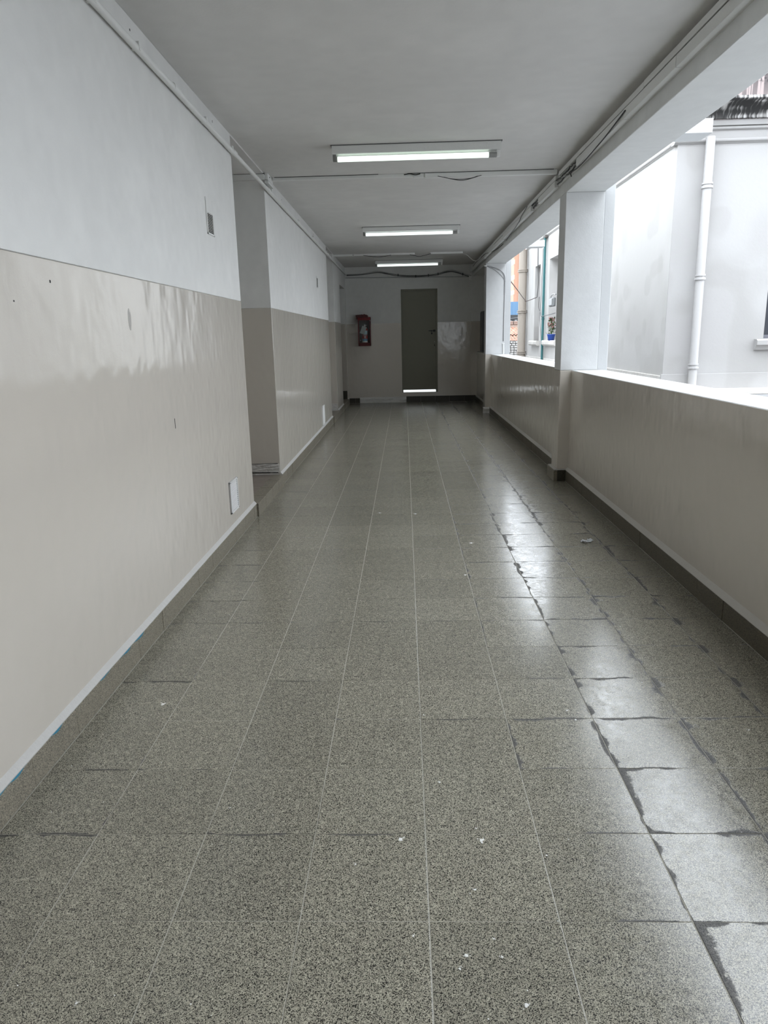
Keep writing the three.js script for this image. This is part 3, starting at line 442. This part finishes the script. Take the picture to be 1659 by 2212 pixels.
{
  const t = thing('white_building', 'white rendered building with mouldings across the yard, behind the openings', 'building');
  const XA = 3.8, ZB = -10.87, ZE = -23.4, TOP = 3.85;
  // the long face: wall pieces round two tall window recesses
  const wins = [[-21.77, -20.96, 1.12, 3.18], [-19.67, -18.5, 1.14, 3.18]]; let z = ZE;
  const side = []; for (const [a, b, y0, y1] of wins) { side.push(box(XA, XA + 0.4, 0.4, TOP, z, a), box(XA, XA + 0.4, 0.4, y0, a, b), box(XA, XA + 0.4, y1, TOP, a, b)); z = b; } side.push(box(XA, XA + 0.4, 0.4, TOP, z, ZB - 0.012));
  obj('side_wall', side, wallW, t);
  wins.forEach(([a, b, y0, y1], i) => { const w = obj('window', box(XA + 0.32, XA + 0.39, y0, y1, a, b), pale, t); obj('shutter_panel', [box(XA + 0.305, XA + 0.32, y0 + 0.04, y1 - 0.04, a + 0.04, (a + b) / 2 - 0.01, 0.004), box(XA + 0.305, XA + 0.32, y0 + 0.04, y1 - 0.04, (a + b) / 2 + 0.01, b - 0.04, 0.004)], pale, w);
    if (i < 2) obj('window_sill', prism([[XA + 0.3, y0 - 0.14], [XA - 0.06, y0 - 0.14], [XA - 0.1, y0 - 0.1], [XA - 0.1, y0 - 0.03], [XA - 0.08, y0], [XA + 0.3, y0]], 'z', a - 0.34, b + 0.12), stoneWhite(), t); });
  // the end face, towards the camera, with one window
  const WX0 = 5.215, WX1 = 6.3, WY0 = 1.17, WY1 = 3.1;
  obj('end_wall', [box(XA, XA + 0.41, 0.4, TOP, ZB - 0.012, ZB), box(XA + 0.41, WX0, 0.4, TOP, ZB - 0.4, ZB), box(WX1, 14, 0.4, TOP, ZB - 0.4, ZB), box(WX0, WX1, 0.4, WY0, ZB - 0.4, ZB), box(WX0, WX1, WY1, TOP, ZB - 0.4, ZB)], wallEndDimmed, t);
  const w = obj('window', box(WX0, WX1, WY0, WY1, ZB - 0.3, ZB - 0.26), M([0.03, 0.032, 0.04], 0.12), t); obj('window_frame', [box(WX0, WX0 + 0.05, WY0, WY1, ZB - 0.26, ZB - 0.2, 0.004), box(WX1 - 0.05, WX1, WY0, WY1, ZB - 0.26, ZB - 0.2, 0.004), box(WX0, WX1, WY0, WY0 + 0.05, ZB - 0.26, ZB - 0.2, 0.004)], M([0.12, 0.12, 0.14], 0.5), w);
  obj('window_sill', [prism([[ZB - 0.2, 1.17], [ZB + 0.07, 1.165], [ZB + 0.1, 1.145], [ZB + 0.1, 1.085], [ZB + 0.075, 1.08], [ZB + 0.055, 1.05], [ZB + 0.045, 1.02], [ZB + 0.03, 1.01], [ZB - 0.2, 1.01]], 'x', 5.09, 6.5)], wallEndDimmed, t);
  // plinths
  obj('plinth', [box(XA - 0.03, XA + 0.02, 0.4, 0.665, ZE, ZB, 0.006)], stoneWhite(), t); obj('plinth', [box(XA - 0.03, 14, 0.4, 0.69, ZB, ZB + 0.025, 0.006)], wallEndDimmed, t); obj('plinth_ledge', box(XA - 0.05, 14, 0.4, 0.47, ZB, ZB + 0.35, 0.01), stoneWhite(), t);
  // mouldings under the roof: two rolls and a fascia, on both faces
  const roll = (y, r, o) => { const p = []; for (let i = 0; i <= 8; i++) { const a = -Math.PI / 2 + (i / 8) * Math.PI; p.push([o + Math.cos(a) * r, y + Math.sin(a) * r]); } return p; };
  const prof = [[0, 3.785], [0.012, 3.79], ...roll(3.826, 0.026, 0.02), [0.01, 3.856], [0.01, 3.945], ...roll(3.975, 0.02, 0.025), [0.02, 4.0], [0.055, 4.003], [0.055, 4.075], [0, 4.075]];
  obj('moulding', [prism([[-0.1, 3.785], ...prof, [-0.1, 4.075]].map(([d, y]) => [ZB + d, y]), 'x', XA - 0.055, 14)], wallEndDimmed, t);
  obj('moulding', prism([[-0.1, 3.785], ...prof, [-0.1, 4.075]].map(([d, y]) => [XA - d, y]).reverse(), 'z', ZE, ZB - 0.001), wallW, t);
  // blackened cornice
  const C = [[0.05, 4.072], [0.085, 4.078], [0.09, 4.115]]; for (let i = 0; i <= 8; i++) { const a = (i / 8) * Math.PI / 2; C.push([0.09 + 0.2 * (1 - Math.cos(a)), 4.12 + 0.13 * Math.sin(a)]); } C.push([0.31, 4.262], [0.31, 4.292], [0.05, 4.3]);
  const strip = (along) => { const P = [], U = []; const L0 = along === 'x' ? XA - 0.3 : ZE, L1 = along === 'x' ? 14 : ZB + 0.3, n = 40; let s = 0; for (let i = 0; i + 1 < C.length; i++) { const l = Math.hypot(C[i + 1][0] - C[i][0], C[i + 1][1] - C[i][1]); for (let k = 0; k < n; k++) { const a = L0 + ((L1 - L0) * k) / n, b = L0 + ((L1 - L0) * (k + 1)) / n, at = (q, l) => (along === 'x' ? [l, q[1], ZB + q[0]] : [XA - q[0], q[1], l]); const quad = along === 'x' ? [[C[i], a, s], [C[i], b, s], [C[i + 1], b, s + l], [C[i], a, s], [C[i + 1], b, s + l], [C[i + 1], a, s + l]] : [[C[i], a, s], [C[i], b, s], [C[i + 1], b, s + l], [C[i], a, s], [C[i + 1], b, s + l], [C[i + 1], a, s + l]]; for (const [q, t2, v] of quad) { P.push(...at(q, t2)); U.push(t2 / 3.2, v / 0.55); } } s += l; } const g = new THREE.BufferGeometry(); g.setAttribute('position', new THREE.Float32BufferAttribute(P, 3)); g.setAttribute('uv', new THREE.Float32BufferAttribute(U, 2)); g.computeVertexNormals(); return g; };
  obj('cornice', [strip('x'), strip('z')], M([0.5, 0.5, 0.5], 0.9, { map: stained, side: THREE.DoubleSide }), t);
  obj('roof_parapet', [box(XA + 0.05, 14, 4.07, 5.05, ZB - 0.3, ZB + 0.06)], M([0.4, 0.4, 0.4], 0.9, { map: rep(pinkWash, 3.4, 2.4) }), t);
  obj('body', box(XA + 0.42, 14, 0.4, 4.06, ZE, ZB - 0.42), pale, t); obj('roof_slab', box(XA + 0.02, 14, 4.06, 4.24, ZE, ZB - 0.3), pale, t);
}
function stoneWhite() { return M([0.5, 0.477, 0.447], 0.85, { map: rep(outsideWash, 0.9), bumpMap: rep(plasterBump, 0.5), bumpScale: 0.004 }); }
function downpipe(label, x, z, r, top, joints, mat, face) {
  const t = thing('downpipe', label, 'pipe', [x, 0.4, z], face); obj('pipe', rod([0, 0, 0], [0, top - 0.4, 0], r, 16), mat, t);
  for (const y of joints) { obj('collar', [rod([0, y - 0.4, 0], [0, y - 0.4 + 0.03, 0], r * 1.28, 16), rod([0, y - 0.4 + 0.05, 0], [0, y - 0.4 + 0.075, 0], r * 1.2, 16)], mat, t); }
  return t;
}
downpipe('white downpipe with ringed joints on the end face of the white building', 4.195, -10.755, 0.06, 3.85, [3.2, 2.0, 0.77], M([0.38, 0.37, 0.364], 0.5));
downpipe('cream downpipe at the far corner of the white building', 3.655, -23.1, 0.125, 3.78, [3.15, 1.95, 0.72], M([0.36, 0.315, 0.27], 0.6));
{ const t = downpipe('thin teal pipe running down the long face of the white building', 3.74, -20.08, 0.034, 3.78, [1.68], M([0.028, 0.12, 0.125], 0.5)); obj('stained_bracket', box(-0.03, 0.06, 3.34, 3.42, -0.16, 0.12, 0.02), M([0.12, 0.11, 0.1], 0.9), t); }
cable('hanging_cable', 'dark cable hanging down in front of the first window of the white building', [[3.77, 3.636, -21.253], [3.78, 3.173, -21.277], [3.8, 2.7, -21.25], [3.79, 2.315, -21.338]], 0.012, M([0.1, 0.1, 0.1], 0.6));
cable('hanging_cable', 'grey cable trailing down the wall between the first window and the teal pipe', [[3.77, 3.534, -20.498], [3.78, 2.528, -20.655], [3.78, 2.067, -20.721], [3.78, 1.734, -20.81], [3.78, 1.427, -20.62], [3.78, 0.853, -20.388]], 0.008, M([0.17, 0.17, 0.17], 0.6));
cable('hanging_cable', 'dark cable drooping from the first window across the teal pipe', [[3.785, 2.31, -20.95], [3.785, 2.045, -21.003], [3.76, 1.879, -20.598], [3.69, 1.77, -20.08], [3.76, 1.784, -19.359], [3.78, 1.806, -18.7]], 0.009, M([0.09, 0.085, 0.085], 0.6));
cable('yard_cable', 'reddish cable strung from the farther column across to the white building', [[1.8, 2.17, -12.62], [2.3, 2.13, -15], [2.9, 2.12, -18], [3.5, 2.22, -21], [3.79, 2.32, -21.33]], 0.008, M([0.06, 0.032, 0.028], 0.6));
{ const t = thing('meter_box', 'grey meter box with a cable looped round it on the white building', 'box', [3.8, 1.97, -18.98]); obj('case', box(-0.08, 0, 0, 0.22, -0.25, 0.25, 0.03), M([0.14, 0.145, 0.145], 0.6), t); obj('lid', box(-0.1, -0.08, 0.03, 0.19, -0.2, 0.2, 0.012), M([0.22, 0.225, 0.225], 0.5), t); obj('cable', tube([[-0.02, 0.05, -0.3], [-0.02, 0.22, -0.33], [-0.02, 0.29, -0.2], [-0.02, 0.3, 0.1], [-0.02, 0.28, 0.3]], 0.014, 6), M([0.3, 0.3, 0.3], 0.6), t); }
{ const t = thing('flower_pot', 'blue flower pot on the window sill of the white building', 'pot', [3.76, 1.14, -19.0]); obj('pot', new THREE.LatheGeometry([[0, 0], [0.075, 0], [0.1, 0.13], [0.11, 0.135], [0.11, 0.155], [0.095, 0.155], [0.09, 0.14], [0, 0.14]].map(([a, b]) => new THREE.Vector2(a, b)), 24), M([0.008, 0.045, 0.25], 0.45), t); obj('soil', rod([0, 0.13, 0], [0, 0.145, 0], 0.09, 16), M([0.05, 0.035, 0.025], 1), t); }
{ const t = thing('potted_plant', 'small leafy plant with pinkish blooms growing in the blue pot', 'plant', [3.76, 1.28, -19.0]);
  const lf = (w, l) => { const g = new THREE.BufferGeometry(), P = [0, 0, 0, w, l * 0.45, 0.01, 0, l, 0, 0, 0, 0, 0, l, 0, -w, l * 0.45, 0.01]; g.setAttribute('position', new THREE.Float32BufferAttribute(P, 3)); g.computeVertexNormals(); g.setAttribute('uv', new THREE.Float32BufferAttribute(new Float32Array(12), 2)); return g; };
  const leaves = [], blooms = [], stems = []; for (let i = 0; i < 60; i++) { const g = lf(rr(0.015, 0.03), rr(0.05, 0.1)); g.rotateX(rr(0.2, 1.4)); g.rotateY(rr(0, 6.28)); g.translate(rr(-0.08, 0.08), rr(0, 0.4), rr(-0.09, 0.09)); leaves.push(g); }
  for (let i = 0; i < 34; i++) { const g = new THREE.SphereGeometry(rr(0.014, 0.026), 7, 5).toNonIndexed(); g.translate(rr(-0.09, 0.09), rr(0.16, 0.42), rr(-0.12, 0.12)); blooms.push(g); } for (let i = 0; i < 7; i++) stems.push(rod([0, 0, 0], [rr(-0.08, 0.08), rr(0.25, 0.4), rr(-0.1, 0.1)], 0.004, 5));
  obj('foliage', leaves, M([0.025, 0.065, 0.014], 0.8, { side: THREE.DoubleSide }), t).userData.kind = 'stuff'; obj('blooms', blooms, M([0.2, 0.1, 0.085], 0.8), t).userData.kind = 'stuff'; obj('stems', stems, M([0.08, 0.12, 0.04], 0.8), t); }
// beyond: a stone wall, a rusty shed roof, blue sheeting, towers
{ const t = thing('stone_wall', 'low whitewashed stone wall with dark joints at the end of the yard', 'wall', [0, 0, -30]); obj('mortar', box(3.6, 6.2, 0.4, 1.06, -0.3, 0), M([0.04, 0.038, 0.036], 1), t);
  const b = []; for (let r = 0; r < 7; r++) { let x = 3.6 - rr(0, 0.15); while (x < 6.2) { const w = rr(0.09, 0.17); b.push(box(x, x + w - 0.022, 0.43 + r * 0.089, 0.43 + r * 0.089 + rr(0.062, 0.075), -0.05, rr(0.015, 0.04), 0.012)); x += w; } } obj('stones', b, M([0.27, 0.26, 0.245], 0.9), t).userData.kind = 'stuff'; }
function corrugated(x0, x1, y0, z0, y1, z1, pitch, amp) { const n = Math.round((x1 - x0) / pitch) * 8, P = [], U = []; const q = (i, k) => { const x = x0 + ((x1 - x0) * i) / n; return [x, (k ? y1 : y0) + amp * Math.sin((x / pitch) * Math.PI * 2), k ? z1 : z0]; }; for (let i = 0; i < n; i++) for (const [a, k] of [[i, 0], [i + 1, 0], [i + 1, 1], [i, 0], [i + 1, 1], [i, 1]]) { P.push(...q(a, k)); U.push(q(a, k)[0] / 1.6, k); } const g = new THREE.BufferGeometry(); g.setAttribute('position', new THREE.Float32BufferAttribute(P, 3)); g.setAttribute('uv', new THREE.Float32BufferAttribute(U, 2)); g.computeVertexNormals(); return g; }
{ const t = thing('shed', 'shed with rusty corrugated roof behind the stone wall', 'shed', [0, 0, 0]); const rm = M([0.24, 0.225, 0.215], 0.9, { map: rustTone, side: THREE.DoubleSide });
  obj('roof_sheet', corrugated(3.6, 7, 1.05, -30.36, 1.3, -31.6, 0.14, 0.025), rm, t); obj('roof_sheet', corrugated(3.6, 7, 1.3, -31.4, 1.62, -33.8, 0.14, 0.025), M([0.28, 0.27, 0.26], 0.9, { map: rustTone, side: THREE.DoubleSide }), t);
  obj('shed_wall', box(3.6, 7.4, 0.4, 1.74, -34.4, -33.9), M([0.25, 0.185, 0.15], 0.9), t);
  const b = []; for (let r = 0; r < 2; r++) for (let x = 3.6; x < 7.3; x += 0.2) b.push(box(x, x + rr(0.14, 0.18), 1.75 + r * 0.075, 1.815 + r * 0.075, -34.3, -33.86, 0.01)); obj('brick_courses', b, M([0.2, 0.14, 0.115], 0.9), t).userData.kind = 'stuff'; obj('mortar', box(3.6, 7.4, 1.74, 1.9, -34.35, -33.92), M([0.06, 0.05, 0.045], 1), t); }
{ const t = thing('roof_truss', 'dark open roof timbers between the rusty shed and the blue sheeting', 'roof'); const dk = M([0.018, 0.019, 0.02], 0.8), pl = M([0.25, 0.25, 0.25], 0.8);
  obj('black_backing', box(4.2, 8.4, 1.9, 2.3, -39.2, -39), dk, t); obj('top_beam', rod([4.6, 2.0, -38.4], [8.4, 2.32, -38.4], 0.05, 8), dk, t); for (let i = 0; i < 8; i++) { const x = 4.9 + i * 0.28; obj('post', box(x, x + 0.1, 1.85, 2.02 + i * 0.02, -38.6, -38.5, 0.01), pl, t); } }
{ const t = thing('blue_sheeting', 'blue corrugated sheeting below the brick tower', 'fence', [0, 0, -40]); const bm = [M([0.05, 0.105, 0.175], 0.7, { side: THREE.DoubleSide }), M([0.085, 0.15, 0.225], 0.7, { side: THREE.DoubleSide })];
  for (let i = 0; i < 7; i++) { const x0 = 5.2 + i * 0.4; const P = [[x0, 0], [x0 + 0.08, 0.02], [x0 + 0.12, 0], [x0 + 0.2, 0.02], [x0 + 0.24, 0], [x0 + 0.36, 0.015], [x0 + 0.4, 0]]; const s = new THREE.Shape([...P, ...P.slice().reverse().map(([a, b]) => [a, b - 0.02])].map(([a, b]) => new THREE.Vector2(a, b))); const g = new THREE.ExtrudeGeometry(s, { depth: 2.6, bevelEnabled: false }); g.rotateX(-Math.PI / 2); g.translate(0, 0.4, 0); obj('sheet', uvBox(g), bm[i < 3 ? 0 : i % 2], t); } }
{ const t = thing('brick_tower', 'orange brick apartment tower rising beyond the yard', 'building', [0, 0, -60]); const side = M([0.22, 0.12, 0.08], 0.9), bk = M([0.29, 0.26, 0.235], 0.9, { map: rep(towerBrick, 1.3, 1.3) });
  obj('plain_bay', box(8.79, 9.215, 0.4, 12, -4, 0), side, t); obj('brick_bay', box(9.215, 11.5, 0.4, 12, -4, 0.12), bk, t); for (let i = 0; i < 5; i++) obj('floor_band', box(8.78, 8.86, 4.4 + i * 1.15, 4.75 + i * 1.15, -4, 0.02), M([0.3, 0.2, 0.155], 0.9), t); }
{ const t = thing('pale_tower', 'pale tower block far behind the brick tower', 'building', [0, 0, -90]); obj('wall', box(12, 14.5, 0.4, 17, -6, 0), M([0.25, 0.285, 0.3], 0.9), t); for (let i = 0; i < 7; i++) obj('balcony', box(13.0, 13.25, 5.3 + i * 0.9, 5.65 + i * 0.9, 0, 0.5, 0.02), M([0.18, 0.215, 0.225], 0.9), t); }

renderer.render(scene, camera);
